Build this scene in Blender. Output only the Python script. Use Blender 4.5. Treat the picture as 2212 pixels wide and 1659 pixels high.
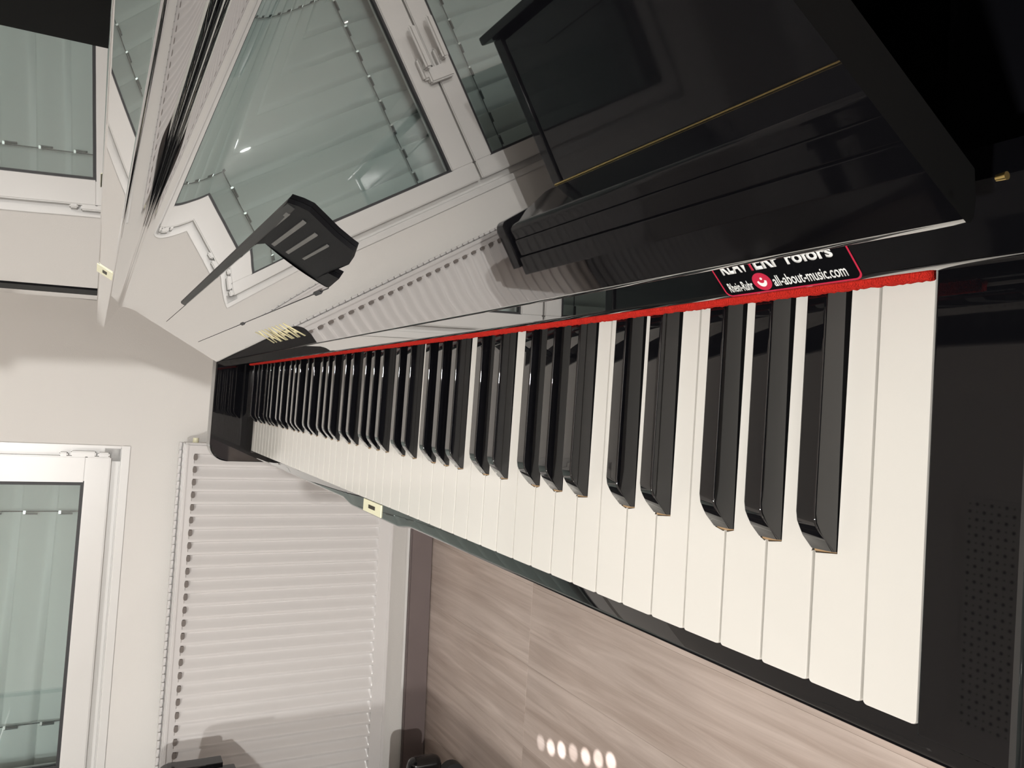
import bpy, bmesh, math, random
from mathutils import Vector, Matrix
random.seed(7)
S = bpy.context.scene
COL = S.collection
for o in list(bpy.data.objects): bpy.data.objects.remove(o)
Z0 = .735                     # key top height above the floor; geometry below is written relative to the key tops
PI = math.pi

# ------------------------------------------------------------------ camera
CAM = Vector((.0954, -.1545, .2488))
def _rot(r):
    th = Vector(r).length; k = Vector(r)/th
    return Matrix.Rotation(th, 3, k)
R_ = _rot((.5037, .0742, .0206))        # world -> (right, forward, up) of the upright view
right, fwd, up = Vector(R_[0]), Vector(R_[1]), Vector(R_[2])
cam = bpy.data.cameras.new('camera'); co = bpy.data.objects.new('camera', cam); COL.objects.link(co)
M = Matrix((( -up.x, right.x, -fwd.x, CAM.x), (-up.y, right.y, -fwd.y, CAM.y),
            (-up.z, right.z, -fwd.z, CAM.z+Z0), (0, 0, 0, 1)))
co.matrix_world = M
cam.sensor_width = 36; cam.lens = 1640.7/2212*36; cam.clip_start = .01
S.camera = co
cam.dof.use_dof = False

# ------------------------------------------------------------------ world, lights, exposure
w = bpy.data.worlds.new('world'); S.world = w; w.use_nodes = True
w.node_tree.nodes['Background'].inputs[0].default_value = (.02, .025, .03, 1)
w.node_tree.nodes['Background'].inputs[1].default_value = .3
S.view_settings.view_transform = 'Standard'; S.view_settings.look = 'None'
S.view_settings.gamma = 1; S.view_settings.use_curve_mapping = False
S.view_settings.exposure = 0.0
def lamp(name, kind, loc, power, size=.1, color=(1, .985, .955), target=None, **kw):
    l = bpy.data.lights.new(name, kind); l.energy = power; l.color = color
    if kind == 'AREA': l.shape = 'DISK'; l.size = size
    elif kind in ('POINT', 'SPOT'): l.shadow_soft_size = size
    for k, v in kw.items(): setattr(l, k, v)
    o = bpy.data.objects.new(name, l); COL.objects.link(o)
    o.location = (loc[0], loc[1], loc[2]+Z0)
    if target is not None:
        d = Vector(target)-Vector(loc); o.rotation_euler = d.to_track_quat('-Z', 'Y').to_euler()
    return o
lamp('ceiling_light_near', 'AREA', (-.80, -.60, 1.66), 43, .09)
lamp('standing_light_rear', 'AREA', (.43, -6.0, 1.05), 180, .10, target=(-.1, 2.1, .2))
lamp('desk_light', 'POINT', (.085, -3.9, .20), 22, .02)
lamp('ceiling_light_left', 'AREA', (-2.3, -1.6, 1.66), 15, .12)
lamp('ceiling_light_back', 'AREA', (-1.2, -4.2, 1.66), 30, .12)

# ------------------------------------------------------------------ materials
def mat(name, col, rough=.5, metal=0, spec=.5, ior=1.5, bump=0, bscale=200, noise=0, nscale=8, coat=0, emit=None, estr=0):
    m = bpy.data.materials.new(name); m.use_nodes = True; nt = m.node_tree
    b = nt.nodes['Principled BSDF']
    b.inputs['Base Color'].default_value = (*col, 1); b.inputs['Roughness'].default_value = rough
    b.inputs['Metallic'].default_value = metal; b.inputs['IOR'].default_value = ior
    b.inputs['Specular IOR Level'].default_value = spec
    b.inputs['Coat Weight'].default_value = coat
    if emit: b.inputs['Emission Color'].default_value = (*emit, 1); b.inputs['Emission Strength'].default_value = estr
    tc = nt.nodes.new('ShaderNodeTexCoord')
    if noise:
        n = nt.nodes.new('ShaderNodeTexNoise'); n.inputs['Scale'].default_value = nscale; n.inputs['Detail'].default_value = 4
        nt.links.new(tc.outputs['Object'], n.inputs['Vector'])
        mx = nt.nodes.new('ShaderNodeMix'); mx.data_type = 'RGBA'
        mx.inputs['A'].default_value = (*[c*(1-noise) for c in col], 1); mx.inputs['B'].default_value = (*[min(1, c*(1+noise)) for c in col], 1)
        nt.links.new(n.outputs['Fac'], mx.inputs['Factor']); nt.links.new(mx.outputs['Result'], b.inputs['Base Color'])
    if bump:
        n = nt.nodes.new('ShaderNodeTexNoise'); n.inputs['Scale'].default_value = bscale; n.inputs['Detail'].default_value = 3
        nt.links.new(tc.outputs['Object'], n.inputs['Vector'])
        bp = nt.nodes.new('ShaderNodeBump'); bp.inputs['Strength'].default_value = bump; bp.inputs['Distance'].default_value = .002
        nt.links.new(n.outputs['Fac'], bp.inputs['Height']); nt.links.new(bp.outputs['Normal'], b.inputs['Normal'])
    return m
def lacquer(name, lo, hi, power, wave=.0):
    """deep polished black: black body under a mirror finish whose reflectance rises towards grazing"""
    m = bpy.data.materials.new(name); m.use_nodes = True; nt = m.node_tree
    for n in list(nt.nodes):
        if n.type != 'OUTPUT_MATERIAL': nt.nodes.remove(n)
    out = [n for n in nt.nodes if n.type == 'OUTPUT_MATERIAL'][0]
    d = nt.nodes.new('ShaderNodeBsdfDiffuse'); d.inputs[0].default_value = (.004, .004, .005, 1)
    g = nt.nodes.new('ShaderNodeBsdfGlossy'); g.inputs['Color'].default_value = (1, 1, 1, 1); g.inputs['Roughness'].default_value = .012
    lw = nt.nodes.new('ShaderNodeLayerWeight'); lw.inputs['Blend'].default_value = .5
    p = nt.nodes.new('ShaderNodeMath'); p.operation = 'POWER'; p.inputs[1].default_value = power
    mr = nt.nodes.new('ShaderNodeMapRange'); mr.inputs['To Min'].default_value = lo; mr.inputs['To Max'].default_value = hi
    mx = nt.nodes.new('ShaderNodeMixShader')
    nt.links.new(lw.outputs['Facing'], p.inputs[0]); nt.links.new(p.outputs[0], mr.inputs['Value'])
    nt.links.new(mr.outputs['Result'], mx.inputs[0]); nt.links.new(d.outputs[0], mx.inputs[1]); nt.links.new(g.outputs[0], mx.inputs[2])
    nt.links.new(mx.outputs[0], out.inputs['Surface'])
    if wave:
        tc = nt.nodes.new('ShaderNodeTexCoord'); n = nt.nodes.new('ShaderNodeTexNoise')
        n.inputs['Scale'].default_value = 9; n.inputs['Detail'].default_value = 2
        bp = nt.nodes.new('ShaderNodeBump'); bp.inputs['Strength'].default_value = wave; bp.inputs['Distance'].default_value = .001
        nt.links.new(tc.outputs['Object'], n.inputs['Vector']); nt.links.new(n.outputs['Fac'], bp.inputs['Height'])
        nt.links.new(bp.outputs['Normal'], g.inputs['Normal'])
    return m
MAT = dict(
    panel=lacquer('polished_panel_lacquer', .05, 1.0, 1.15, .02),
    black=mat('polished_black_lacquer', (.004, .004, .005), .025, ior=1.5, noise=.2),
    black2=mat('black_lacquer_second_piano', (.006, .006, .007), .06, ior=1.5, noise=.2),
    matte=mat('matte_black_plastic', (.004, .004, .005), .55, spec=.12, bump=.1, bscale=900),
    rib=mat('dark_grey_plastic_rib', (.10, .098, .092), .45, spec=.3, noise=.15, nscale=120),
    rail=mat('satin_grey_black_rail', (.02, .02, .02), .45, spec=.25, noise=.2, nscale=60),
    white=mat('white_key_acrylic', (.715, .695, .648), .12, ior=1.49, noise=.012, nscale=30),
    ebony=mat('black_key_plastic', (.009, .009, .0092), .07, ior=1.8, noise=.2, nscale=60),
    stick=mat('spruce_key_wood', (.42, .27, .14), .7, noise=.15, nscale=90),
    felt=mat('red_felt', (.62, .028, .018), .95, spec=.1, bump=1.0, bscale=1500, noise=.22, nscale=260),
    brass=mat('brass', (.75, .56, .22), .28, metal=1, noise=.1, nscale=60),
    gold=mat('gold_letter_inlay', (.86, .78, .48), .45, metal=.25, noise=.03),
    cream=mat('cream_lock_plate', (.86, .84, .60), .35, noise=.04, nscale=120),
    slot=mat('dark_lock_slot', (.03, .022, .012), .5, noise=.2),
    sticker=mat('black_sticker_vinyl', (.004, .004, .005), .12, noise=.1),
    ink_white=mat('white_sticker_print', (.82, .82, .80), .4, noise=.02),
    ink_red=mat('crimson_sticker_print', (.50, .02, .055), .35, noise=.05),
    wall=mat('white_wall_paint', (.80, .778, .745), .75, spec=.25, bump=.12, bscale=350, noise=.012, nscale=3),
    ceil=mat('white_ceiling_paint', (.80, .79, .77), .85, noise=.01),
    frame=mat('white_window_plastic', (.78, .768, .745), .28, noise=.01),
    gasket=mat('black_rubber_gasket', (.02, .02, .022), .5, noise=.1),
    slat=mat('pale_grey_blind_slat', (.90, .93, .91), .38, noise=.02, nscale=5),
    cord=mat('grey_blind_cord', (.07, .08, .08), .6, noise=.1),
    steel=mat('bright_steel_clip', (.8, .8, .8), .2, metal=1, noise=.02),
    rad=mat('white_radiator_enamel', (.69, .668, .655), .22, noise=.01),
    skirt=mat('grey_brown_skirting', (.16, .125, .12), .45, noise=.08, nscale=12),
    grey=mat('dark_void', (.01, .01, .01), .8, noise=.1),
    led=mat('led_emitter', (1, 1, 1), .4, emit=(1, .95, .88), estr=60, noise=.01),
    perf=mat('perforated_panel_white', (.80, .79, .77), .6, noise=.01),
    hole=mat('perforation_black', (.005, .005, .005), .9, noise=.1),
    dark_wall=mat('dark_back_wall', (.22, .21, .20), .8, noise=.03),
)
# window glass
def glass():
    m = bpy.data.materials.new('pale_green_window_glass'); m.use_nodes = True; nt = m.node_tree
    for n in list(nt.nodes):
        if n.type != 'OUTPUT_MATERIAL': nt.nodes.remove(n)
    out = [n for n in nt.nodes if n.type == 'OUTPUT_MATERIAL'][0]
    t = nt.nodes.new('ShaderNodeBsdfTransparent'); t.inputs[0].default_value = (.905, 1.0, .985, 1)
    g = nt.nodes.new('ShaderNodeBsdfGlossy'); g.inputs['Roughness'].default_value = .01
    lw = nt.nodes.new('ShaderNodeLayerWeight'); lw.inputs['Blend'].default_value = .5
    pw = nt.nodes.new('ShaderNodeMath'); pw.operation = 'POWER'; pw.inputs[1].default_value = 4.0
    f = nt.nodes.new('ShaderNodeMapRange'); f.inputs['To Min'].default_value = .17; f.inputs['To Max'].default_value = 1.0
    nt.links.new(lw.outputs['Facing'], pw.inputs[0]); nt.links.new(pw.outputs[0], f.inputs['Value'])
    mx = nt.nodes.new('ShaderNodeMixShader')
    nt.links.new(f.outputs[0], mx.inputs[0]); nt.links.new(t.outputs[0], mx.inputs[1]); nt.links.new(g.outputs[0], mx.inputs[2])
    nt.links.new(mx.outputs[0], out.inputs['Surface'])
    return m
MAT['glass'] = glass()
def wood_floor(name, tint):
    m = bpy.data.materials.new(name); m.use_nodes = True; nt = m.node_tree
    b = nt.nodes['Principled BSDF']; b.inputs['Roughness'].default_value = .34; b.inputs['IOR'].default_value = 1.45
    tc = nt.nodes.new('ShaderNodeTexCoord'); oi = nt.nodes.new('ShaderNodeObjectInfo')
    mp = nt.nodes.new('ShaderNodeMapping'); mp.inputs['Scale'].default_value = (38, 2.2, 1)
    ad = nt.nodes.new('ShaderNodeVectorMath'); ad.operation = 'MULTIPLY_ADD'
    nt.links.new(oi.outputs['Random'], ad.inputs[0]); ad.inputs[1].default_value = (19, 31, 7)
    nt.links.new(tc.outputs['Object'], ad.inputs[2]); nt.links.new(ad.outputs[0], mp.inputs['Vector'])
    n = nt.nodes.new('ShaderNodeTexNoise'); n.inputs['Scale'].default_value = 1.0; n.inputs['Detail'].default_value = 7; n.inputs['Roughness'].default_value = .62
    n.inputs['Distortion'].default_value = .6
    nt.links.new(mp.outputs[0], n.inputs['Vector'])
    cr = nt.nodes.new('ShaderNodeValToRGB')
    cr.color_ramp.elements[0].position = .30; cr.color_ramp.elements[0].color = (.26*tint, .203*tint, .172*tint, 1)
    cr.color_ramp.elements[1].position = .72; cr.color_ramp.elements[1].color = (.41*tint, .345*tint, .308*tint, 1)
    nt.links.new(n.outputs['Fac'], cr.inputs[0])
    n2 = nt.nodes.new('ShaderNodeTexNoise'); n2.inputs['Scale'].default_value = 3; nt.links.new(ad.outputs[0], n2.inputs['Vector'])
    mx = nt.nodes.new('ShaderNodeMix'); mx.data_type = 'RGBA'; mx.blend_type = 'MULTIPLY'; mx.inputs['Factor'].default_value = .35
    nt.links.new(cr.outputs[0], mx.inputs['A']); nt.links.new(n2.outputs['Fac'], mx.inputs['B'])
    nt.links.new(mx.outputs['Result'], b.inputs['Base Color'])
    bp = nt.nodes.new('ShaderNodeBump'); bp.inputs['Strength'].default_value = .15; bp.inputs['Distance'].default_value = .001
    nt.links.new(n.outputs['Fac'], bp.inputs['Height']); nt.links.new(bp.outputs['Normal'], b.inputs['Normal'])
    return m
MAT['strip'] = mat('satin_black_strip', (.004, .004, .004), .5, spec=.03, noise=.1)
MAT['ebony'] = lacquer('polished_black_key', .055, 1.0, 3.0, 0)
MAT['slip'] = lacquer('polished_slip_lacquer', .03, 1.0, 2.3, .02)
MAT['floor'] = wood_floor('grey_brown_laminate', 2.1)

# ------------------------------------------------------------------ helpers
def link(name, bm, m, parent=None, smooth=False, kind=None, label=None):
    """link a bmesh written in key-top coordinates as ONE mesh object"""
    me = bpy.data.meshes.new(name)
    bmesh.ops.recalc_face_normals(bm, faces=bm.faces)
    if smooth:
        for f in bm.faces: f.smooth = True
        if smooth != 'all':
            for e in bm.edges:
                if len(e.link_faces) == 2 and e.calc_face_angle(0) > math.radians(smooth if smooth > 1 else 35): e.smooth = False
    bm.to_mesh(me); bm.free()
    for mm in (m if isinstance(m, list) else [m]): me.materials.append(mm)
    o = bpy.data.objects.new(name, me); COL.objects.link(o)
    if smooth and smooth != 'all':
        wn = o.modifiers.new('weighted_normals', 'WEIGHTED_NORMAL'); wn.mode = 'FACE_AREA'; wn.weight = 50; wn.keep_sharp = True
    if parent is not None:
        o.parent = parent
        p = parent
        off = Vector((0, 0, 0))
        while p is not None: off += p.location; p = p.parent
        o.location = Vector((0, 0, Z0))-off
    else: o.location = (0, 0, Z0)
    if kind: o['kind'] = kind
    if label: o['label'] = label
    return o
def tag(o, label, cat, group=None):
    o['label'] = label; o['category'] = cat
    if group: o['group'] = group
    return o
def empty(name, loc, label=None, cat=None, group=None):
    o = bpy.data.objects.new(name, None); COL.objects.link(o); o.empty_display_size = .05
    o.location = (loc[0], loc[1], loc[2]+Z0)
    if label: tag(o, label, cat, group)
    return o
def box(bm, a, b, mi=0, f=None):
    """box between corners a and b; f maps local -> coordinates"""
    vs = []
    for x in (a[0], b[0]):
        for y in (a[1], b[1]):
            for z in (a[2], b[2]):
                p = Vector((x, y, z)); vs.append(bm.verts.new(f(p) if f else p))
    q = [(0, 1, 3, 2), (4, 6, 7, 5), (0, 4, 5, 1), (2, 3, 7, 6), (0, 2, 6, 4), (1, 5, 7, 3)]
    fs = [bm.faces.new([vs[i] for i in k]) for k in q]
    for x in fs: x.material_index = mi
    return vs, fs
def B(a, b, r=0, seg=2, f=None):
    bm = bmesh.new(); box(bm, a, b, f=f)
    if r: bmesh.ops.bevel(bm, geom=list(bm.edges), offset=r, segments=seg, profile=.5, affect='EDGES')
    return bm
def extrude_y(prof, y0, y1, bm=None, mi=0, ysteps=1):
    """closed XZ profile extruded along Y"""
    bm = bm or bmesh.new()
    rings = []
    for k in range(ysteps+1):
        y = y0+(y1-y0)*k/ysteps
        rings.append([bm.verts.new((x, y, z)) for x, z in prof])
    n = len(prof)
    for k in range(ysteps):
        for i in range(n):
            j = (i+1) % n
            bm.faces.new((rings[k][i], rings[k][j], rings[k+1][j], rings[k+1][i])).material_index = mi
    bm.faces.new(rings[0]).material_index = mi; bm.faces.new(rings[-1][::-1]).material_index = mi
    return bm
def cyl(bm, p0, p1, r0, r1=None, n=16, cap=True, mi=0):
    p0 = Vector(p0); p1 = Vector(p1); r1 = r0 if r1 is None else r1
    d = (p1-p0).normalized(); a = d.orthogonal().normalized(); b = d.cross(a)
    A = [bm.verts.new(p0+(a*math.cos(2*PI*i/n)+b*math.sin(2*PI*i/n))*r0) for i in range(n)]
    Bv = [bm.verts.new(p1+(a*math.cos(2*PI*i/n)+b*math.sin(2*PI*i/n))*r1) for i in range(n)]
    for i in range(n):
        j = (i+1) % n; bm.faces.new((A[i], A[j], Bv[j], Bv[i])).material_index = mi
    if cap: bm.faces.new(A[::-1]).material_index = mi; bm.faces.new(Bv).material_index = mi
    return bm
def text_mesh(s, size, ext=.0002, offset=0.0, spacing=1.0):
    c = bpy.data.curves.new('lettering', 'FONT'); c.body = s; c.size = size; c.extrude = ext; c.offset = offset
    c.space_character = spacing; c.resolution_u = 4
    o = bpy.data.objects.new('lettering_tmp', c); COL.objects.link(o)
    dg = bpy.context.evaluated_depsgraph_get(); dg.update()
    me = bpy.data.meshes.new_from_object(o.evaluated_get(dg))
    bpy.data.objects.remove(o)
    bm = bmesh.new(); bm.from_mesh(me); bpy.data.meshes.remove(me)
    return bm
def place_text(s, width, height, origin, ex, ey, ext=.0002, offset=0.0, spacing=1.0, stretch=True):
    """flat lettering fitted into width x height, lower-left corner at origin"""
    bm = text_mesh(s, 1, .0, offset, spacing)
    xs = [v.co.x for v in bm.verts]; ys = [v.co.y for v in bm.verts]
    x0, x1, y0, y1 = min(xs), max(xs), min(ys), max(ys)
    ex = Vector(ex); ey = Vector(ey); ez = ex.cross(ey).normalized(); O = Vector(origin)
    r = bmesh.ops.extrude_face_region(bm, geom=list(bm.faces))
    top = {v for v in r['geom'] if isinstance(v, bmesh.types.BMVert)}
    for v in bm.verts:
        u = (v.co.x-x0)/(x1-x0)*width; t = (v.co.y-y0)/(y1-y0)*height
        v.co = O+ex*u+ey*t+ez*(ext if v in top else 0)
    return bm

# ================================================================== THE ROOM
SL = .07
def wy(X, off=0): return 2.095+SL*(X+.4)-off       # far wall plane, slightly turned to the piano
def wf(off=0):
    """maps local (u=X, v=distance in front of wall, z) -> coordinates"""
    return lambda p: Vector((p.x, wy(p.x)-p.y, p.z))
FL = -Z0; CE = 1.75
XL, XR, YB = -3.4, 1.35, -7.2
# floor slab + planks
link('floor', B((XL-.1, YB-.1, FL-.10), (XR+.1, 2.5, FL-.008)), MAT['skirt'], kind='structure')
floor_o = bpy.data.objects['floor']
PW, PL = .192, 1.285
def plank_bm(w_, l_):
    bm = bmesh.new(); g = .0001
    box(bm, (g, g, -.0075), (w_-g, l_-g, 0))
    top = [e for e in bm.edges if all(abs(v.co.z) < 1e-6 for v in e.verts)]
    bmesh.ops.bevel(bm, geom=top, offset=.0003, segments=1, affect='EDGES')
    return bm
pme = None
for i in range(24):
    x = XL+i*PW
    for j in range(5):
        y = 1.46-PL*(j)
        if y+PL > 2.2 and i % 2: pass
        y1 = y+PL
        if pme is None:
            o = link('plank', plank_bm(PW, PL), MAT['floor'], floor_o); pme = o.data
        else:
            o = bpy.data.objects.new('plank', pme); COL.objects.link(o); o.parent = floor_o
        o.location = (x, y, -Z0+.0)
        o.location = Vector((x, y, FL))+Vector((0, 0, Z0))-floor_o.location

# far wall with window opening
WX0, WX1 = -1.93, -.062        # opening (left, right)
WZ0, WZ1 = .151, 1.46
f = wf()
bm = bmesh.new(); T = -.30
box(bm, (XL, 0, FL), (XR, T, WZ0), f=f)
box(bm, (XL, 0, WZ1), (XR, T, CE), f=f)
box(bm, (XL, 0, WZ0), (WX0, T, WZ1), f=f)
box(bm, (WX1, 0, WZ0), (XR, T, WZ1), f=f)
link('wall_far', bm, MAT['wall'], kind='structure')
link('wall_left', B((XL-.1, YB, FL), (XL, 2.3, CE)), MAT['wall'], kind='structure')
link('wall_right', B((XR, YB, FL), (XR+.1, 2.5, CE)), MAT['wall'], kind='structure')
link('wall_back', B((XL-.1, YB-.1, FL), (XR+.1, YB, CE)), MAT['wall'], kind='structure')
link('ceiling', B((XL-.1, YB-.1, CE), (XR+.1, 2.6, CE+.1)), MAT['ceil'], kind='structure')
# skirting
bm = bmesh.new(); box(bm, (XL, .0, FL+.004), (XR, .016, FL+.075), f=f)
bmesh.ops.bevel(bm, geom=[e for e in bm.edges if all(v.co.z > FL+.07 for v in e.verts)], offset=.004, segments=2, affect='EDGES')
link('baseboard_far', bm, MAT['skirt'], kind='structure')
link('baseboard_left', B((XL, YB, FL+.004), (XL+.016, 1.88, FL+.075), .003), MAT['skirt'], kind='structure')

# window: two casements in a frame set slightly back in the opening
win = link('window_1', bmesh.new(), MAT['frame'], kind='structure')
def fr(name, u0, u1, z0, z1, v0, v1, par, r=.003, m='frame'):
    bm = bmesh.new(); box(bm, (u0, v0, z0), (u1, v1, z1))
    bmesh.ops.bevel(bm, geom=list(bm.edges), offset=r, segments=2, affect='EDGES')
    for v in bm.verts: v.co = f(v.co)
    return link(name, bm, MAT[m], par, smooth=30)
# outer frame (set back 40 mm) and white reveal lining / sill
V1 = -.012
fr('frame_bottom', WX0, WX1, WZ0+.018, WZ0+.060, -.09, V1-.014, win); fr('frame_top', WX0, WX1, WZ1-.06, WZ1, -.09, V1-.014, win)
fr('frame_side', WX1-.045, WX1-.001, WZ0+.018, WZ1, -.09, V1-.014, win); fr('frame_side', WX0+.001, WX0+.045, WZ0+.018, WZ1, -.09, V1-.014, win)
fr('sill', WX0-.004, WX1+.003, WZ0-.004, WZ0+.018, -.09, .002, win, .002)
fr('reveal_lining', WX1-.006, WX1+.003, WZ0+.018, WZ1, -.09, .002, win, .002)
fr('reveal_lining', WX0-.004, WX0+.006, WZ0+.018, WZ1, -.09, .002, win, .002)
SASH = ((-.952, -.091), (-1.905, -.959))
GL = ((-.862, -.166), (-1.815, -1.032))
SZ0, SZ1 = .192, 1.41
GZ0, GZ1 = .258, 1.345
for (s0, s1), (g0, g1) in zip(SASH, GL):
    cs = fr('casement', s0, s1, SZ0, GZ0-.008, -.05, V1+.012, win)
    fr('rail', s0, s1, GZ1+.008, SZ1, -.05, V1+.012, cs)
    fr('stile', s0, g0-.008, GZ0-.0085, GZ1+.0085, -.05, V1+.0118, cs); fr('stile', g1+.008, s1, GZ0-.0085, GZ1+.0085, -.05, V1+.0118, cs)
    bm = bmesh.new()
    for a, b in (((g0-.009, -.02, GZ0-.009), (g1+.009, -.004, GZ0)), ((g0-.009, -.02, GZ1), (g1+.009, -.004, GZ1+.009)),
                 ((g0-.009, -.02, GZ0), (g0, -.004, GZ1)), ((g1, -.02, GZ0), (g1+.009, -.004, GZ1))): box(bm, a, b, f=f)
    link('gasket', bm, MAT['gasket'], cs)
    bm = bmesh.new()
    q = [bm.verts.new(f(Vector(p))) for p in ((g0-.005, -.014, GZ0-.005), (g1+.005, -.014, GZ0-.005), (g1+.005, -.014, GZ1+.005), (g0-.005, -.014, GZ1+.005))]
    bm.faces.new(q); link('pane', bm, MAT['glass'], cs)
# hinge on the right stile, white plastic covers
for k, (z0, z1, ww) in enumerate(((.292, .312, .010), (.228, .286, .014), (.196, .224, .012), (1.30, 1.37, .014))):
    fr('hinge_cover', -.092, -.092+ww, z0, z1, -.03, V1+.012, win, .003)
# handle block in the middle with twin levers
for dx, hz in ((-.918, .0), (-.985, .012)):
    hd = fr('handle_plate', dx-.016, dx+.016, .53+hz, .60+hz, V1+.012, V1+.034, win, .006)
    fr('handle_lever', dx-.011, dx+.011, .555+hz, .69+hz, V1+.052, V1+.066, hd, .006)
    fr('handle_neck', dx-.009, dx+.009, .556+hz, .576+hz, V1+.03, V1+.056, hd, .004)
fr('lock_box', -1.003, -.918, .515, .560, V1+.012, V1+.040, win, .005)
# outside blind
bl = empty('outside_blind', (-1.0, wy(-1.0, -.2), .15), 'closed pale grey-green slatted outside blind behind the window panes', 'blind')
def slat_bm():
    bm = bmesh.new(); rows = 17; ring = []
    for k in range(rows+1):
        t = k/rows; z = (t-.5)*.0875; v = (-.0240*(.26-t)/.26 if t < .26 else .0030*math.sin(PI*(t-.26)/.74))-.0055*(t-.5)
        ring.append([bm.verts.new(f(Vector((u, -.092+v, z)))) for u in (WX0+.02, -.98, WX1-.01)])
    for a, b in zip(ring, ring[1:]):
        for i in (0, 1): bm.faces.new((a[i], a[i+1], b[i+1], b[i]))
    g = bmesh.ops.solidify(bm, geom=list(bm.faces), thickness=.0012)
    return bm
sme = None
for k in range(17):
    z = .185+k*.0795
    if sme is None: o = link('slat', slat_bm(), MAT['slat'], bl, smooth='all'); sme = o.data
    else:
        o = bpy.data.objects.new('slat', sme); COL.objects.link(o); o.parent = bl
    o.location = Vector((0, 0, Z0+z))-bl.location
for u in (-.243, -.78, -1.12, -1.74):
    bm = bmesh.new()
    cyl(bm, f(Vector((u, -.078, .15))), f(Vector((u, -.078, 1.45))), .0016, n=6)
    cd = link('ladder_cord', bm, MAT['cord'], bl)
    for k in range(17):
        z = .185+k*.0795+.026
        bm = bmesh.new(); box(bm, (u-.0085, -.084, z-.020), (u-.0045, -.078, z+.010), f=f); link('cord_loop', bm, MAT['cord'], cd)
        bm = bmesh.new(); box(bm, (u-.006, -.080, z+.007), (u+.002, -.075, z+.012), f=f); link('cord_clip', bm, MAT['steel'], cd)
bm = bmesh.new(); box(bm, (WX0-.1, -.30, .0), (WX1+.1, -.29, 1.6), f=f)
link('blind_backing_1', bm, MAT['grey'], kind='structure')  # dark back panel closing the opening behind the blind

# ================================================================== RADIATOR
rx0, rx1 = -1.60, -.042
rad = empty('radiator', (-.8, wy(-.8, .06), -.572), 'white fluted panel radiator on the far wall under the window', 'radiator')
PIT = .0330
zt, zb = .018, -.560
bm = bmesh.new()
us = []
n_f = int((rx1-.022-rx0-.02)/PIT)
prof = [(0, 0), (.12, 0), (.16, -.0060), (.20, -.0085), (.30, -.0085), (.62, -.0045), (.88, 0)]   # channel then land, across one pitch (from right)
start = rx1-.022
cols = [(rx1-.004, 0)]
for i in range(n_f):
    for t, d in prof: cols.append((start-(i+t)*PIT, d))
cols.append((rx0+.004, 0))
rows = [(zt-.004, 0), (-.000, 0), (-.0015, .7), (-.005, 1), (-.512, 1), (-.517, .93), (-.5205, .72), (-.523, .38), (-.5243, 0), (zb, 0)]
grid = [[bm.verts.new(f(Vector((u, .100+d*s, z)))) for u, d in cols] for z, s in rows]
for a, b in zip(grid, grid[1:]):
    for i in range(len(cols)-1): bm.faces.new((a[i], a[i+1], b[i+1], b[i]))
link('front_panel', bm, MAT['rad'], rad, smooth=28)
# dark plates, shade at the head of each channel put into their colour
for i in range(min(n_f, 46)):
    u = start-(i+.40)*PIT
    bm = bmesh.new(); w2 = .0084
    pts = []
    for k in range(12):
        a = 2*PI*k/12
        pts.append((u+w2*(abs(math.cos(a))**.6)*(1 if math.cos(a) > 0 else -1), -.0035+.0052*(abs(math.sin(a))**.8)*(1 if math.sin(a) > 0 else -1)))
    A = [bm.verts.new(f(Vector((x, .1012, z)))) for x, z in pts]; Bq = [bm.verts.new(f(Vector((x, .094, z)))) for x, z in pts]
    bm.faces.new(A)
    for k in range(12): bm.faces.new((A[k], A[(k+1) % 12], Bq[(k+1) % 12], Bq[k]))
    link('channel_shade', bm, mat('shaded_slot', (.19, .165, .15), .7, noise=.1) if i == 0 else bpy.data.materials['shaded_slot'], rad)
fr('top_edge', rx0, rx1, zt-.005, zt+.006, .088, .1035, rad, .003, 'rad')
fr('side_panel', rx1-.004, rx1+.002, zb, zt+.006, .045, .098, rad, .002, 'rad'); fr('side_panel', rx0-.002, rx0+.004, zb, zt+.006, .045, .098, rad, .002, 'rad')
fr('bottom_edge', rx0, rx1, zb-.008, zb+.004, .088, .102, rad, .003, 'rad')
fr('back_panel', rx0+.01, rx1-.006, zb+.01, zt-.02, .05, .056, rad, .001, 'rad')
# top grille with a row of holes
bm = bmesh.new(); nh = 150; uu = [rx0+(rx1-rx0)*k/(nh) for k in range(nh+1)]
for k in range(nh):
    a, b = uu[k], uu[k+1]
    if k % 2: box(bm, (a, .052, zt+.010), (b, .060, zt+.016), f=f)
    box(bm, (a, .044, zt+.010), (b, .052, zt+.016), f=f)
    box(bm, (a, .060, zt+.004), (b, .089, zt+.008), f=f)
g = link('top_grille', bm, MAT['rad'], rad); g['kind'] = 'stuff'
fr('grille_back', rx0, rx1, zt-.03, zt+.016, .038, .0442, rad, .001, 'rad')
bm = bmesh.new(); c0 = f(Vector((-.034, .07, .0))); 
cyl(bm, f(Vector((rx1, .07, -.004))), f(Vector((rx1+.014, .07, -.004))), .008, .007, 14); link('vent_cap', bm, MAT['cream'], rad, smooth=40)

# ================================================================== FALLBOARD GEOMETRY
TH = .505
FU = Vector((math.sin(TH), 0, math.cos(TH)))         # up along the board
FN = Vector((-math.cos(TH), 0, math.sin(TH)))        # out of the board, to the player
F0 = Vector((.1495, 0, .060))                        # lower front edge
def FP(Y, s, h=0): return F0+FU*s+FN*h+Vector((0, Y, 0))

piano = empty('upright_piano', (.28, .611, FL), 'polished black upright piano with open keyboard lid, nearest the camera', 'piano')
YA, YZ = -.0575, 1.2800       # inner faces of the two arms
YN, YF = YA-.05, YZ+.05
# --- keybed and hidden body
link('keybed', B((-.004, YA+.001, -.075), (.40, YZ-.001, -.030), .001), MAT['black'], piano)
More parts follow.
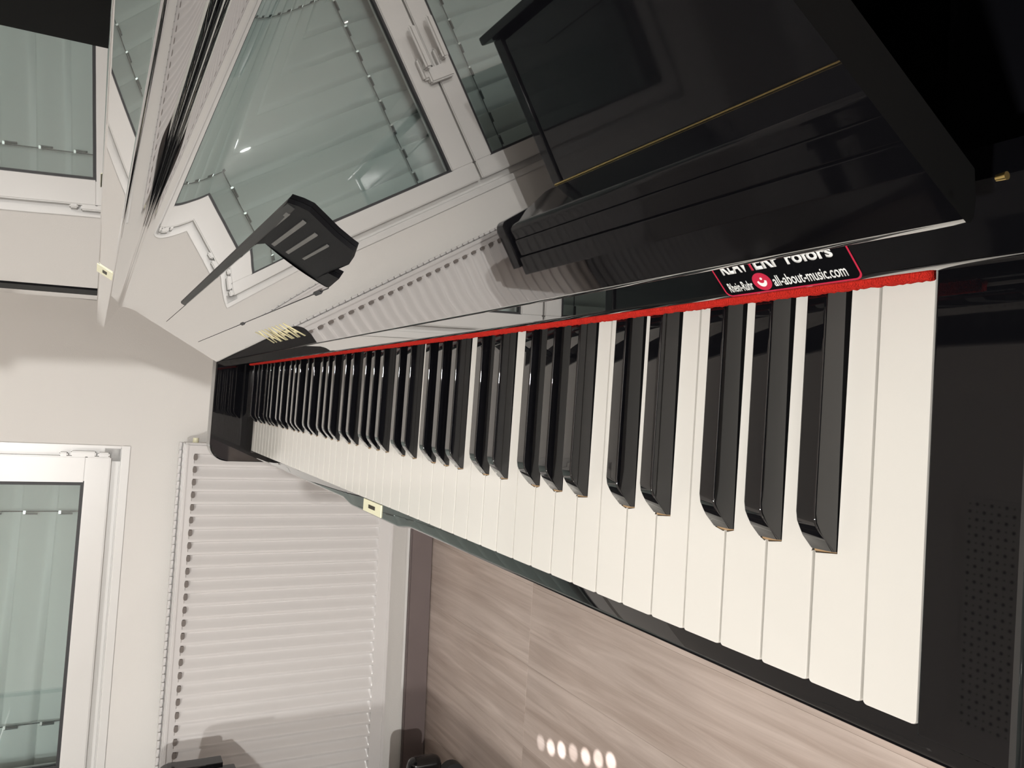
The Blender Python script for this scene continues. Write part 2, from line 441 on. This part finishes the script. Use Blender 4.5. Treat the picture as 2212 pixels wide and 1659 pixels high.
# white keys
P = .0235
def blk(boundary, kind):   # centre of black key at a white-key boundary
    return boundary-{'A': .0052, 'G': .0024, 'F': -.0004, 'D': .0050, 'C': .0008}[kind]+.0002
names = 'CBAGFED'          # from the treble end downwards
whites = [(i, names[i % 7]) for i in range(52)]
blacks = []
for i, nme in whites[:-1]:
    nxt = names[(i+1) % 7]
    if nxt in 'AGFDC' and (nme, nxt) not in (('C', 'B'), ('F', 'E')):
        blacks.append((i+1, nxt, blk((i+1)*P, nxt)))
BW = .0110
def white_key(i):
    y0 = i*P+.0005; y1 = (i+1)*P-.0005
    if i == 0: y0 = .0028
    lo, hi = y0, y1
    for b_, nm, c in blacks:
        if b_ == i: lo = max(lo, c+BW/2+.0008)
        if b_ == i+1: hi = min(hi, c-BW/2-.0008)
    X1 = .0500
    r = .0016
    pts = []
    for cx, cy, a0 in ((r, y0+r, PI), (r, y1-r, PI/2)):
        for k in range(4):
            a = a0+(PI/2)*k/3*(1 if a0 == PI else 1)
            if a0 == PI: a = 1.5*PI-(PI/2)*k/3
            else: a = PI-(PI/2)*k/3
            pts.append((cx+r*math.cos(a), cy+r*math.sin(a)))
    # ordered: front right corner .. front left corner
    if hi < y1: pts += [(X1, y1), (X1, hi)]
    else: pts += [(X1, y1)]
    pts += [(.170, hi), (.170, lo)]
    if lo > y0: pts += [(X1, lo), (X1, y0)]
    else: pts += [(X1, y0)]
    bm = bmesh.new()
    t = [bm.verts.new((x, y, 0)) for x, y in pts]
    low = []
    for x, y in pts: low.append(bm.verts.new((x, y, -.0026 if x > .004 else -.019)))
    top = bm.faces.new(t)
    n = len(pts)
    for k in range(n): bm.faces.new((t[k], t[(k+1) % n], low[(k+1) % n], low[k]))
    bm.faces.new(low[::-1])
    bmesh.ops.bevel(bm, geom=list(top.edges), offset=.0006, segments=2, profile=.6, affect='EDGES')
    return bm, lo, hi, y0, y1
for i, nme in whites:
    bm, lo, hi, y0, y1 = white_key(i)
    k = link('white_key', bm, MAT['white'], piano, smooth=40)
    b = bmesh.new(); box(b, (.004, y0+.00025, -.028), (.0495, y1-.00025, -.0026)); box(b, (.0495, lo+.00025, -.028), (.17, hi-.00025, -.0026))
    link('key_stick', b, MAT['stick'], k)
# black keys (shared mesh)
def black_key():
    bm = bmesh.new()
    prof = [(.0512, -.004), (.0512, .0018), (.0560, .0066), (.0590, .0095), (.0618, .0113), (.0655, .0121), (.1560, .0116), (.1560, -.004)]
    def hw(z): return .0055-max(0, z)/.012*.0010
    L = [bm.verts.new((x, -hw(z), z)) for x, z in prof]; R = [bm.verts.new((x, hw(z), z)) for x, z in prof]
    n = len(prof)
    for k in range(n): bm.faces.new((L[k], L[(k+1) % n], R[(k+1) % n], R[k]))
    bm.faces.new(L); bm.faces.new(R[::-1])
    bm.edges.ensure_lookup_table()
    ed = [e for e in bm.edges if all(v.co.z > .0 for v in e.verts) and abs(e.verts[0].co.y-e.verts[1].co.y) < .003]
    ed = [e for e in ed if not all(abs(v.co.x-.156) < 1e-5 for v in e.verts)]
    bmesh.ops.bevel(bm, geom=ed, offset=.0009, segments=3, profile=.5, affect='EDGES')
    return bm
bme = None; sm2 = None
for b_, nm, c in blacks+[(51, 'Bb', 51*P-.0052)]:
    if (b_, nm) != (51, 'Bb') and b_ == 51: continue
    if bme is None: o = link('black_key', black_key(), MAT['ebony'], piano, smooth=38); bme = o.data
    else: o = bpy.data.objects.new('black_key', bme); COL.objects.link(o); o.parent = piano
    if b_ != 2:
        wn = o.modifiers.new('weighted_normals', 'WEIGHTED_NORMAL'); wn.mode = 'FACE_AREA'; wn.weight = 50; wn.keep_sharp = True
    o.location = Vector((0, c, Z0))-piano.location
    if sm2 is None:
        s_ = link('key_stick', B((.0500, -.0050, -.028), (.16, .0050, -.0005)), MAT['stick'], o); sm2 = s_.data; s_.location = (0, 0, 0)
    else:
        s_ = bpy.data.objects.new('key_stick', sm2); COL.objects.link(s_); s_.parent = o; s_.location = (0, 0, 0)

# --- key slip with the thicker lock part in the middle
def slip():
    bm = bmesh.new(); rings = []
    ys = [YA+.0005]+[YA+(YZ-YA)*k/90 for k in range(1, 90)]+[YZ-.0005]
    for y in ys:
        t = max(0, min(1, min((y-.490)/.035, (.705-y)/.035))); t = t*t*(3-2*t)
        b = .0045*t
        pr = [(-.0022, -.034), (-.0022, -.0125), (-.0030, -.0112), (-.0042, -.0108)]
        xo = -.0118-b
        for k in range(6):
            a = PI/2+PI/2*k/5; pr.append((xo+.003*math.cos(a), -.0138+.003*math.sin(a)))
        pr += [(xo-.003-.0016*t, -.030), (xo-.003+.0004, -.070), (-.0022, -.075)]
        rings.append([bm.verts.new((x, y, z)) for x, z in pr])
    n = len(rings[0])
    for a, b in zip(rings, rings[1:]):
        for k in range(n): bm.faces.new((a[k], a[(k+1) % n], b[(k+1) % n], b[k]))
    bm.faces.new(rings[0]); bm.faces.new(rings[-1][::-1])
    return bm
slipo = link('key_slip', slip(), MAT['slip'], piano, smooth=35)
lp = link('lock_plate', B((-.0172, .568, -.0112), (-.0045, .624, -.0098), .0006), MAT['cream'], slipo)
bmx = B((-.0125, .586, -.0100), (-.0088, .606, -.0094), .0002); link('lock_slot', bmx, MAT['slot'], slipo)
link('lower_slip_rail', B((-.0185, YA, -.100), (.10, YZ, -.076), .002), MAT['black'], piano, smooth=30)

# --- key blocks and arms
def keyblock(y0, y1, nm=1):
    return B((-.003, y0, -.06), (.30, y1, .0004), .0010, 2)
link('key_block', keyblock(YA+.0004, .0023), MAT['black'], piano, smooth=30)
link('key_block', keyblock(52*P+.0012, YZ-.0004), MAT['black'], piano, smooth=30)
def arm(y0, y1):
    bm = bmesh.new(); r = .030; xf = -.0245; zt_ = .0605
    pr = []
    for k in range(9):
        a = PI-PI/2*k/8; pr.append((xf+r+r*math.cos(a), zt_-r+r*math.sin(a)))
    pr += [(.245, zt_), (.245, -.115), (xf+.014, -.115)]
    for k in range(5):
        a = -PI/2-PI/2*k/4; pr.append((xf+.014+.014*math.cos(a), -.101+.014*math.sin(a)))
    extrude_y(pr, y0, y1, bm)
    ed = [e for e in bm.edges if abs(e.verts[0].co.y-e.verts[1].co.y) < 1e-6 and not all(abs(v.co.x-.245) < 1e-5 for v in e.verts)]
    bmesh.ops.bevel(bm, geom=ed, offset=.0042, segments=4, profile=.5, affect='EDGES')
    return bm
link('arm', arm(YN, YA), MAT['black'], piano, smooth=30); link('arm', arm(YZ, YF), MAT['black'], piano, smooth=30)

# --- name board behind the keys, with the red felt and the dealer's sticker
NB0 = Vector((.1474, 0, .0174)); na = math.radians(46.3)
NU = Vector((math.cos(na), 0, math.sin(na)))      # runs back and up
NN = Vector((-math.sin(na), 0, math.cos(na)))     # out, up to the player
def NP(Y, s, h=0): return NB0+NU*s+NN*h+Vector((0, Y, 0))
pr = []
rb = .0060; cc = NB0+NU*rb*.9-NN*rb
for k in range(19):
    a0 = math.atan2(NN.z, NN.x); a1 = PI+.9
    a = a1+(a0-a1)*k/18; pr.append((cc.x+rb*math.cos(a), cc.z+rb*math.sin(a)))
e1 = NP(0, .030); pr += [(e1.x, e1.z), (e1.x+.01, e1.z-.002), (e1.x+.01, .010), (.1535, .010)]
nb = link('name_board', extrude_y(pr, YA+.001, YZ-.001), MAT['panel'], piano, smooth=35)
# felt: slightly fuzzy strip
bm = bmesh.new(); N = 900; ra = []; 
for k in range(N+1):
    y = -.0052+(52*P-.012+.0052)*k/N; j = random.uniform(-.0005, .0007)
    q = [(.1530, .0128), (.1478+j*.5, .0126+j*.9), (.1472+j*.5, .0135), (.1473, .0150), (.1480, .0166), (.1530, .0170)]
    ra.append([bm.verts.new((x, y, z)) for x, z in q])
for a, b in zip(ra, ra[1:]):
    for i in range(5): bm.faces.new((a[i], a[i+1], b[i+1], b[i]))
bm.faces.new(ra[0]); bm.faces.new(ra[-1][::-1])
link('felt_strip', bm, MAT['felt'], nb, smooth='all')
# sticker
st0, st1 = .0795, .0155       # Y of left and right sides
SW = st0-st1; SB = .0032; STH = .0240
ex = Vector((0, -1, 0))
def NS(u, v, h): return NP(st0-u, SB+v, h)
def rrect(w_, h_, r, n=6):
    pts = []
    for cx, cy, a0 in ((w_-r, r, -PI/2), (w_-r, h_-r, 0), (r, h_-r, PI/2), (r, r, PI)):
        for k in range(n+1): a = a0+PI/2*k/n; pts.append((cx+r*math.cos(a), cy+r*math.sin(a)))
    return pts
def plate(pts, h0, h1, fn, bm=None):
    bm = bm or bmesh.new()
    A = [bm.verts.new(fn(u, v, h0)) for u, v in pts]; Bv = [bm.verts.new(fn(u, v, h1)) for u, v in pts]
    bm.faces.new(A[::-1]); bm.faces.new(Bv); n = len(pts)
    for k in range(n): bm.faces.new((A[k], A[(k+1) % n], Bv[(k+1) % n], Bv[k]))
    return bm
stk = link('sticker', plate(rrect(SW, STH, .003), .00002, .00012, NS), MAT['sticker'], nb, label='black dealer sticker with crimson border and white lettering')
def ringp(o_, i_, h, fn):
    bm = bmesh.new(); A = [bm.verts.new(fn(u, v, h)) for u, v in o_]; Bv = [bm.verts.new(fn(u, v, h)) for u, v in i_]
    n = len(o_)
    for k in range(n): bm.faces.new((A[k], A[(k+1) % n], Bv[(k+1) % n], Bv[k]))
    return bm
o_ = rrect(SW, STH, .003); i_ = [(u*(SW-.0014)/SW+.0007, v*(STH-.0014)/STH+.0007) for u, v in rrect(SW, STH, .0026)]
link('sticker_border', ringp(o_, i_, .00022, NS), MAT['ink_red'], nb)
def stext(s, u, v, w_, h_, m, off=.012, nm='sticker_lettering'):
    return link(nm, place_text(s, w_, h_, NS(u, v, .0002), ex, NU, .00008, off), MAT[m], nb)
stext('Rhein-Ruhr', .0032, .0021, .0128, .0046, 'ink_white', .012)
stext('all-about-music.com', .0264, .0021, .0325, .0050, 'ink_white', .012)
stext('KLAV', .0045, .0108, .0140, .0075, 'ink_white', .035)
stext('ı', .0196, .0108, .0012, .0060, 'ink_red', .035)
stext('ERP', .0218, .0108, .0128, .0075, 'ink_white', .035)
stext('rofors', .0372, .0108, .0200, .0058, 'ink_white', .03)
circ = [(.0213+.0044*math.cos(2*PI*k/28), .0052+.0042*math.sin(2*PI*k/28)) for k in range(28)]
link('sticker_roundel', plate(circ, .0001, .00025, NS), MAT['ink_red'], nb)
cres = [(.0213+.0023*math.cos(a), .0054+.0026*math.sin(a)) for a in [PI+.0+PI*k/12 for k in range(13)]]
cres += [(.0213+.0014*math.cos(a), .0058+.0013*math.sin(a)) for a in [2*PI-PI*k/12 for k in range(13)]]
link('sticker_crescent', plate(cres, .0002, .00033, NS), MAT['ink_white'], nb)
dot = [(.0216+.0006*math.cos(2*PI*k/10), .0066+.0006*math.sin(2*PI*k/10)) for k in range(10)]
link('sticker_dot', plate(dot, .0002, .00033, NS), MAT['ink_white'], nb)

# --- fallboard (open lid): face, concave corner, projecting lip
def fb_profile():
    pts = []                           # (s, h) coordinates, counter clockwise starting at the back bottom
    T_ = .014; LIP = .0500; SC = .1790; RF = .027
    return T_, LIP, SC, RF, pts
T_, LIP, SC, RF, pb = fb_profile()
SC = .1785
pr = [(.006, -T_), (.0012, -.0075)]
pr += [(-.0004, -.0035), (-.0001, -.0014)]
pr += [(s_, -.9*(.018-s_)**2) for s_ in (.0012, .003, .005, .007, .009, .011, .013, .015, .018)]
for k in range(37):
    a = PI/2*k/36
    pr.append((SC-.0265+.0265*math.sin(a), .0115-.0115*math.cos(a)))
pr += [(SC, LIP-.003)]
for k in range(1, 6):
    a = PI/2*k/5; pr.append((SC+.0015-.0015*math.cos(a), LIP-.003+.003*math.sin(a)) )
pr += [(SC+.0125, LIP)]
for k in range(1, 6):
    a = PI/2*k/5; pr.append((SC+.0125+.0025*math.sin(a), LIP-.0025+.0025*math.cos(a)))
pr += [(SC+.015, -.006), (SC+.009, -T_)]
XP = [(F0+FU*s+FN*h) for s, h in pr]
fbm = extrude_y([(p.x, p.z) for p in XP], -.0430, 1.2700)
for fc in fbm.faces:
    if all(abs(v.co.y+.0430) < 1e-5 for v in fc.verts) or all(abs(v.co.y-1.27) < 1e-5 for v in fc.verts): fc.material_index = 1
fb = link('fallboard', fbm, [MAT['panel'], MAT['strip']], piano, smooth=40)
# lock plate in the lip edge
def LPn(u, v, h): return FP(.630-u, SC+.0005+v, LIP+h)
link('lock_plate', plate(rrect(.050, .0145, .0006, 2), .0001, .0006, LPn), MAT['cream'], fb)
link('lock_slot', plate([(.016, .0052), (.034, .0052), (.034, .0092), (.016, .0092)], .0006, .0008, LPn), MAT['slot'], fb)
# lettering inlaid in the board
for nm_, (s_, y_left, wdt) in {'maker_lettering': ('YAMAHA', .742, .158)}.items():
    link(nm_, place_text(s_, wdt, .0225, FP(y_left, .0150, .0001), ex, FU, .0002, .012, 1.05), MAT['gold'], fb)
# slits bordering the folding music shelf
for s_, a, b in ((.1098, .86, 1.150), (.054, .384, 1.150)):
    bm = bmesh.new(); box(bm, (a, s_-.00035, .00005), (b, s_+.00035, .00025), f=lambda p: FP(p.x, p.y, p.z)); link('shelf_slit', bm, MAT['gasket'], fb)
for y in (.413, .739):
    bm = bmesh.new(); box(bm, (y-.008, .0525, .0001), (y+.008, .0555, .0012), f=lambda p: FP(p.x, p.y, p.z)); link('shelf_catch', bm, MAT['gasket'], fb)
# slightly crowned shelf leaf
bm = bmesh.new(); R = []
for k in range(13):
    t = k/12; s_ = .0548+(.1092-.0548)*t; h = .0003+.0016*(math.sin(PI*t)**.9)
    R.append([bm.verts.new(FP(y, s_, h*min(1, 1))) for y in (.384, .60, .80, 1.148)])
for a, b in zip(R, R[1:]):
    for i in range(3): bm.faces.new((a[i], a[i+1], b[i+1], b[i]))
link('music_shelf', bm, MAT['panel'], fb, smooth='all')
# satin rail along the top of the shelf
bm = bmesh.new()
rp = [(.1098, .0002), (.1101, .0024), (.1112, .0032), (.1150, .0032), (.1161, .0024), (.1165, .0002)]
ra = [[bm.verts.new(FP(y, s_, h*q)) for s_, h in rp] for y, q in ((.2730, 1), (.50, 1), (.80, 1), (.855, 1), (.864, .35))]
for a, b in zip(ra, ra[1:]):
    for i in range(len(rp)): bm.faces.new((a[i], a[(i+1) % 6], b[(i+1) % 6], b[i]))
bm.faces.new(ra[0]); bm.faces.new(ra[-1][::-1])
link('shelf_rail', bm, MAT['rail'], fb, smooth=40)
# ribbed black end bracket of the music shelf
near = [(.2726, .1163, .0030), (.2655, .1105, .0030), (.2615, .1050, .0030), (.2645, .0971, .0030), (.2690, .0860, .0030), (.2703, .0754, .0030), (.2699, .0721, .0030), (.2962, .0657, .0030), (.3410, .0665, .0030), (.3360, .0593, .0030)]
far = [(.4054, .1096, .0002), (.4048, .1050, .0002), (.4040, .1000, .0002), (.4030, .0930, .0002), (.4018, .0860, .0002), (.4005, .0789, .0002), (.3970, .0720, .0002), (.3930, .0650, .0002), (.3880, .0590, .0002), (.3824, .0543, .0002)]
bm = bmesh.new()
NV = [bm.verts.new(FP(*p)) for p in near]; FV = [bm.verts.new(FP(*p)) for p in far]
NBs = [bm.verts.new(FP(p[0], p[1], .0001)) for p in near]
for i in range(len(near)-1):
    bm.faces.new((NV[i], NV[i+1], FV[i+1], FV[i])); bm.faces.new((NV[i], NBs[i], NBs[i+1], NV[i+1]))
bm.faces.new((NV[-1], NBs[-1], FV[-1])); bm.faces.new((NV[0], FV[0], NBs[0]))
brk = link('shelf_bracket', bm, MAT['matte'], fb, smooth=50)
for s0_, ya, yb, w_ in ((.1113, .2870, .390, .0012), (.1021, .2816, .3722, .0013), (.0923, .2877, .3665, .0012), (.0828, .2915, .3537, .0009)):
    bm = bmesh.new(); vs = []
    for y in (ya, yb):
        h0 = .0030*(.40-y)/(.40-.265)+.0002
        for ds in (-w_, w_):
            for dh in (-.0005, .0007): vs.append(bm.verts.new(FP(y, s0_+ds, h0+dh)))
    for k in ((0, 1, 3, 2), (4, 6, 7, 5), (0, 4, 5, 1), (2, 3, 7, 6), (0, 2, 6, 4), (1, 5, 7, 3)): bm.faces.new([vs[i] for i in k])
    link('bracket_rib', bm, MAT['rib'], fb)
# brass prop pin at the near end
bm = bmesh.new(); cyl(bm, (.1570, -.0572, .0700), (.1570, -.0548, .0698), .0010, .0008, 14)
link('hinge_pin', bm, MAT['brass'], fb, smooth=40)

# --- upper panel (leans a little), sides, top lid, lower panel, feet
def px(z): return .2475-.0405*z
pr = [(px(.2345), .2345), (px(.595), .595), (px(.595)+.02, .595), (px(.2345)+.02, .2345)]
upo = link('upper_panel', extrude_y(pr, YA+.003, YZ-.001), MAT['panel'], piano)
pr = [(px(.236)-.0016, .236), (px(.595)-.0016, .595), (px(.595)+.001, .595), (px(.236)+.001, .236)]
link('panel_strip', extrude_y(pr, 1.128, 1.200), MAT['matte'], upo)
link('panel_strip', extrude_y(pr, .128, .2035), MAT['strip'], upo)
link('inner_board', B((.262, YA+.003, .0), (.28, YZ-.003, .232)), MAT['black'], piano)
for y0, y1 in ((YN, YA), (YZ, YF)):
    bm = B((.2400, y0, .0612), (.60, y1, .598), .002, 2); link('side_panel', bm, MAT['black'], piano, smooth=30)
    link('lower_side', B((.20, y0, FL+.02), (.60, y1, .0606), .002), MAT['black'], piano)
    link('leg', B((.0, y0+.004, FL+.085), (.05, y1-.004, -.116), .004), MAT['black'], piano, smooth=30)
    link('toe_block', B((-.01, y0, FL+.035), (.21, y1, FL+.085), .006), MAT['black'], piano, smooth=30)
    bm = bmesh.new(); cyl(bm, (.02, (y0+y1)/2-.012, FL+.018), (.02, (y0+y1)/2+.012, FL+.018), .018, n=20); link('castor', bm, MAT['brass'], piano, smooth=40)
    bm = bmesh.new(); cyl(bm, (.55, (y0+y1)/2-.012, FL+.018), (.55, (y0+y1)/2+.012, FL+.018), .018, n=20); link('castor', bm, MAT['brass'], piano, smooth=40)
link('top_lid', B((.205, YN-.008, .599), (.61, YF+.008, .620), .004), MAT['black'], piano, smooth=30)
link('lower_panel', B((.22, YA+.001, FL+.09), (.24, YZ-.001, -.102), .002), MAT['black'], piano)
link('back_panel', B((.585, YA+.001, FL+.04), (.599, YZ-.001, .598)), MAT['black'], piano)
link('bottom_board', B((.225, YA+.001, FL+.03), (.584, YZ-.001, FL+.07)), MAT['black'], piano)
for dy in (-.09, 0, .09):
    bm = bmesh.new(); box(bm, (.12, .611+dy-.022, FL+.055), (.226, .611+dy+.022, FL+.067)); bmesh.ops.bevel(bm, geom=list(bm.edges), offset=.004, segments=2, affect='EDGES')
    link('pedal', bm, MAT['brass'], piano, smooth=30)

# ================================================================== SECOND PIANO
p2 = empty('upright_piano', (-1.2, 1.05, FL), 'second black upright piano, keyboard lid closed, beside the radiator and mirrored in the open lid', 'piano')
y0, y1 = .29, 1.795; XK = -.775
def P2(name, a, b, r=.003, m='black2', par=p2, seg=2): return link(name, B(a, b, r, seg), MAT[m], par, smooth=30)
# arms (rounded front)
for ya, yb in ((y1-.045, y1), (y0, y0+.045)):
    bm = bmesh.new(); r = .022; pr = []
    for k in range(7):
        a = PI/2*k/6; pr.append((XK-r+r*math.cos(a), .050-r+r*math.sin(a)))
    pr += [(-1.03, .062), (-1.03, -.088), (XK, -.088)]
    extrude_y(pr, ya, yb, bm)
    ed = [e for e in bm.edges if abs(e.verts[0].co.y-e.verts[1].co.y) < 1e-6]
    bmesh.ops.bevel(bm, geom=ed, offset=.004, segments=3, affect='EDGES'); link('arm', bm, MAT['black2'], p2, smooth=30)
P2('keybed', (-1.03, y0+.04, -.115), (XK-.006, y1-.04, -.062), .004)
P2('key_slip', (XK-.03, y0+.046, -.060), (XK-.010, y1-.046, -.012), .004)
# closed fallboard with a rounded front and a brass hinge
bm = bmesh.new(); pr = [(XK-.012, -.010), (XK-.010, .012)]
for k in range(7):
    a = PI/2*k/6; pr.append((XK-.026+.016*math.cos(a), .018+.016*math.sin(a)))
pr += [(-.955, .075), (-.985, .078), (-.985, .060), (-.96, .058), (XK-.04, .016), (XK-.03, -.010)]
fb2 = link('fallboard', extrude_y(pr, y0+.046, y1-.046), MAT['black2'], p2, smooth=30)
P2('board_behind_lid', (-1.03, y0+.046, .055), (-.986, y1-.046, .0775), .002)
bm = bmesh.new(); cyl(bm, (-.9855, y0+.10, .0805), (-.9855, y1-.060, .0805), .0030, n=10); link('brass_hinge', bm, MAT['brass'], p2, smooth=40)
P2('side_panel', (-1.44, y1-.04, FL+.17), (-1.02, y1, .520), .004); P2('side_panel', (-1.44, y0, FL+.17), (-1.02, y0+.04, .520), .004)
P2('upper_panel', (-1.045, y0+.041, .082), (-1.028, y1-.041, .505), .002)
P2('upper_panel_moulding', (-1.030, y0+.20, .430), (-1.020, y1-.20, .442), .002)
P2('top_lid', (-1.46, y0-.012, .521), (-.985, y1+.012, .545), .005)
P2('lower_panel', (-1.02, y0+.041, FL+.12), (-1.0, y1-.041, -.116), .002)
P2('back_panel', (-1.455, y0, FL+.10), (-1.441, y1, .519), .001)
P2('bottom_board', (-1.44, y0+.04, FL+.06), (-.99, y1-.04, FL+.115), .003)
for ya, yb in ((y1-.05, y1), (y0, y0+.05)):
    P2('toe_block', (-1.45, ya, FL+.072), (-.850, yb, FL+.168), .022, seg=4)
    for cx in (-.915, -1.40):
        bm = bmesh.new(); cyl(bm, (cx, (ya+yb)/2-.014, FL+.036), (cx, (ya+yb)/2+.014, FL+.036), .036, n=24); link('castor', bm, MAT['gasket'], p2, smooth=40)
for dy in (-.09, 0, .09):
    bm = bmesh.new(); box(bm, (-1.0, 1.04+dy-.022, FL+.055), (-.90, 1.04+dy+.022, FL+.067)); bmesh.ops.bevel(bm, geom=list(bm.edges), offset=.004, segments=2, affect='EDGES')
    link('pedal', bm, MAT['brass'], p2, smooth=30)

# ================================================================== CEILING FITTINGS (seen mirrored in the lacquer)
cp = empty('perforated_ceiling_panel', (-.35, .72, CE), 'white ceiling panel with rows of round black holes, mirrored beside the last white key', 'ceiling panel')
link('panel_sheet', B((-.625, .60, CE-.004), (-.045, 1.012, CE-.001), .001), MAT['ceil'], cp)
bm = bmesh.new()
for i in range(29):
    for j in range(19):
        x = -.615+.0198*i; y = 1.000-.0198*j
        r = .0046 if (i+j) % 2 else .0024
        v = [bm.verts.new((x+r*math.cos(2*PI*k/8), y+r*math.sin(2*PI*k/8), CE-.0046)) for k in range(8)]
        bm.faces.new(v)
h_ = link('perforations', bm, MAT['hole'], cp); h_['kind'] = 'stuff'
def downlight(x, y, group, label):
    t = empty('ceiling_downlight', (x, y, CE), label, 'lamp', group)
    bm = bmesh.new(); cyl(bm, (x, y, CE-.018), (x, y, CE-.0005), .045, .05, 24); link('housing', bm, MAT['perf'], t, smooth=40)
    bm = bmesh.new(); cyl(bm, (x, y, CE-.0195), (x, y, CE-.0175), .014, .014, 20); link('led_disc', bm, MAT['led'], t)
for x, y, lab in ((-1.9, .2, 'round white ceiling downlight left of the second piano'), (-1.9, -1.4, 'round white ceiling downlight behind the camera on the left'), (-.2, -2.6, 'round white ceiling downlight behind the camera on the right')):
    downlight(x, y, 'ceiling downlights', lab)

# bar of seven narrow spots, added only to throw bright ovals on the floor
sb = empty('added_spot_bar', (-.74, 1.25, CE), 'added slim white ceiling bar with seven narrow spot lenses above the gap between the pianos', 'lamp')
link('bar_housing', B((-.755, 1.08, CE-.022), (-.725, 1.42, CE-.0005), .004), MAT['perf'], sb, smooth=30)
for k, (x, y, e) in enumerate(((-.674, 1.379, .35), (-.667, 1.335, .8), (-.654, 1.291, 1), (-.641, 1.245, .55), (-.630, 1.198, 1), (-.616, 1.153, .9), (-.603, 1.110, 1.1))):
    ly = 1.40-.05*k
    bm = bmesh.new(); cyl(bm, (-.74, ly, CE-.0245), (-.74, ly, CE-.0225), .008, .008, 12); link('spot_lens', bm, MAT['glass_lens'] if 'glass_lens' in MAT else MAT['perf'], sb)
    lamp('added_narrow_spot', 'SPOT', (-.74, ly, CE-.026), 520*e, .002, target=(x, y, FL), color=(.95, .97, 1), spot_size=.0105, spot_blend=.8)
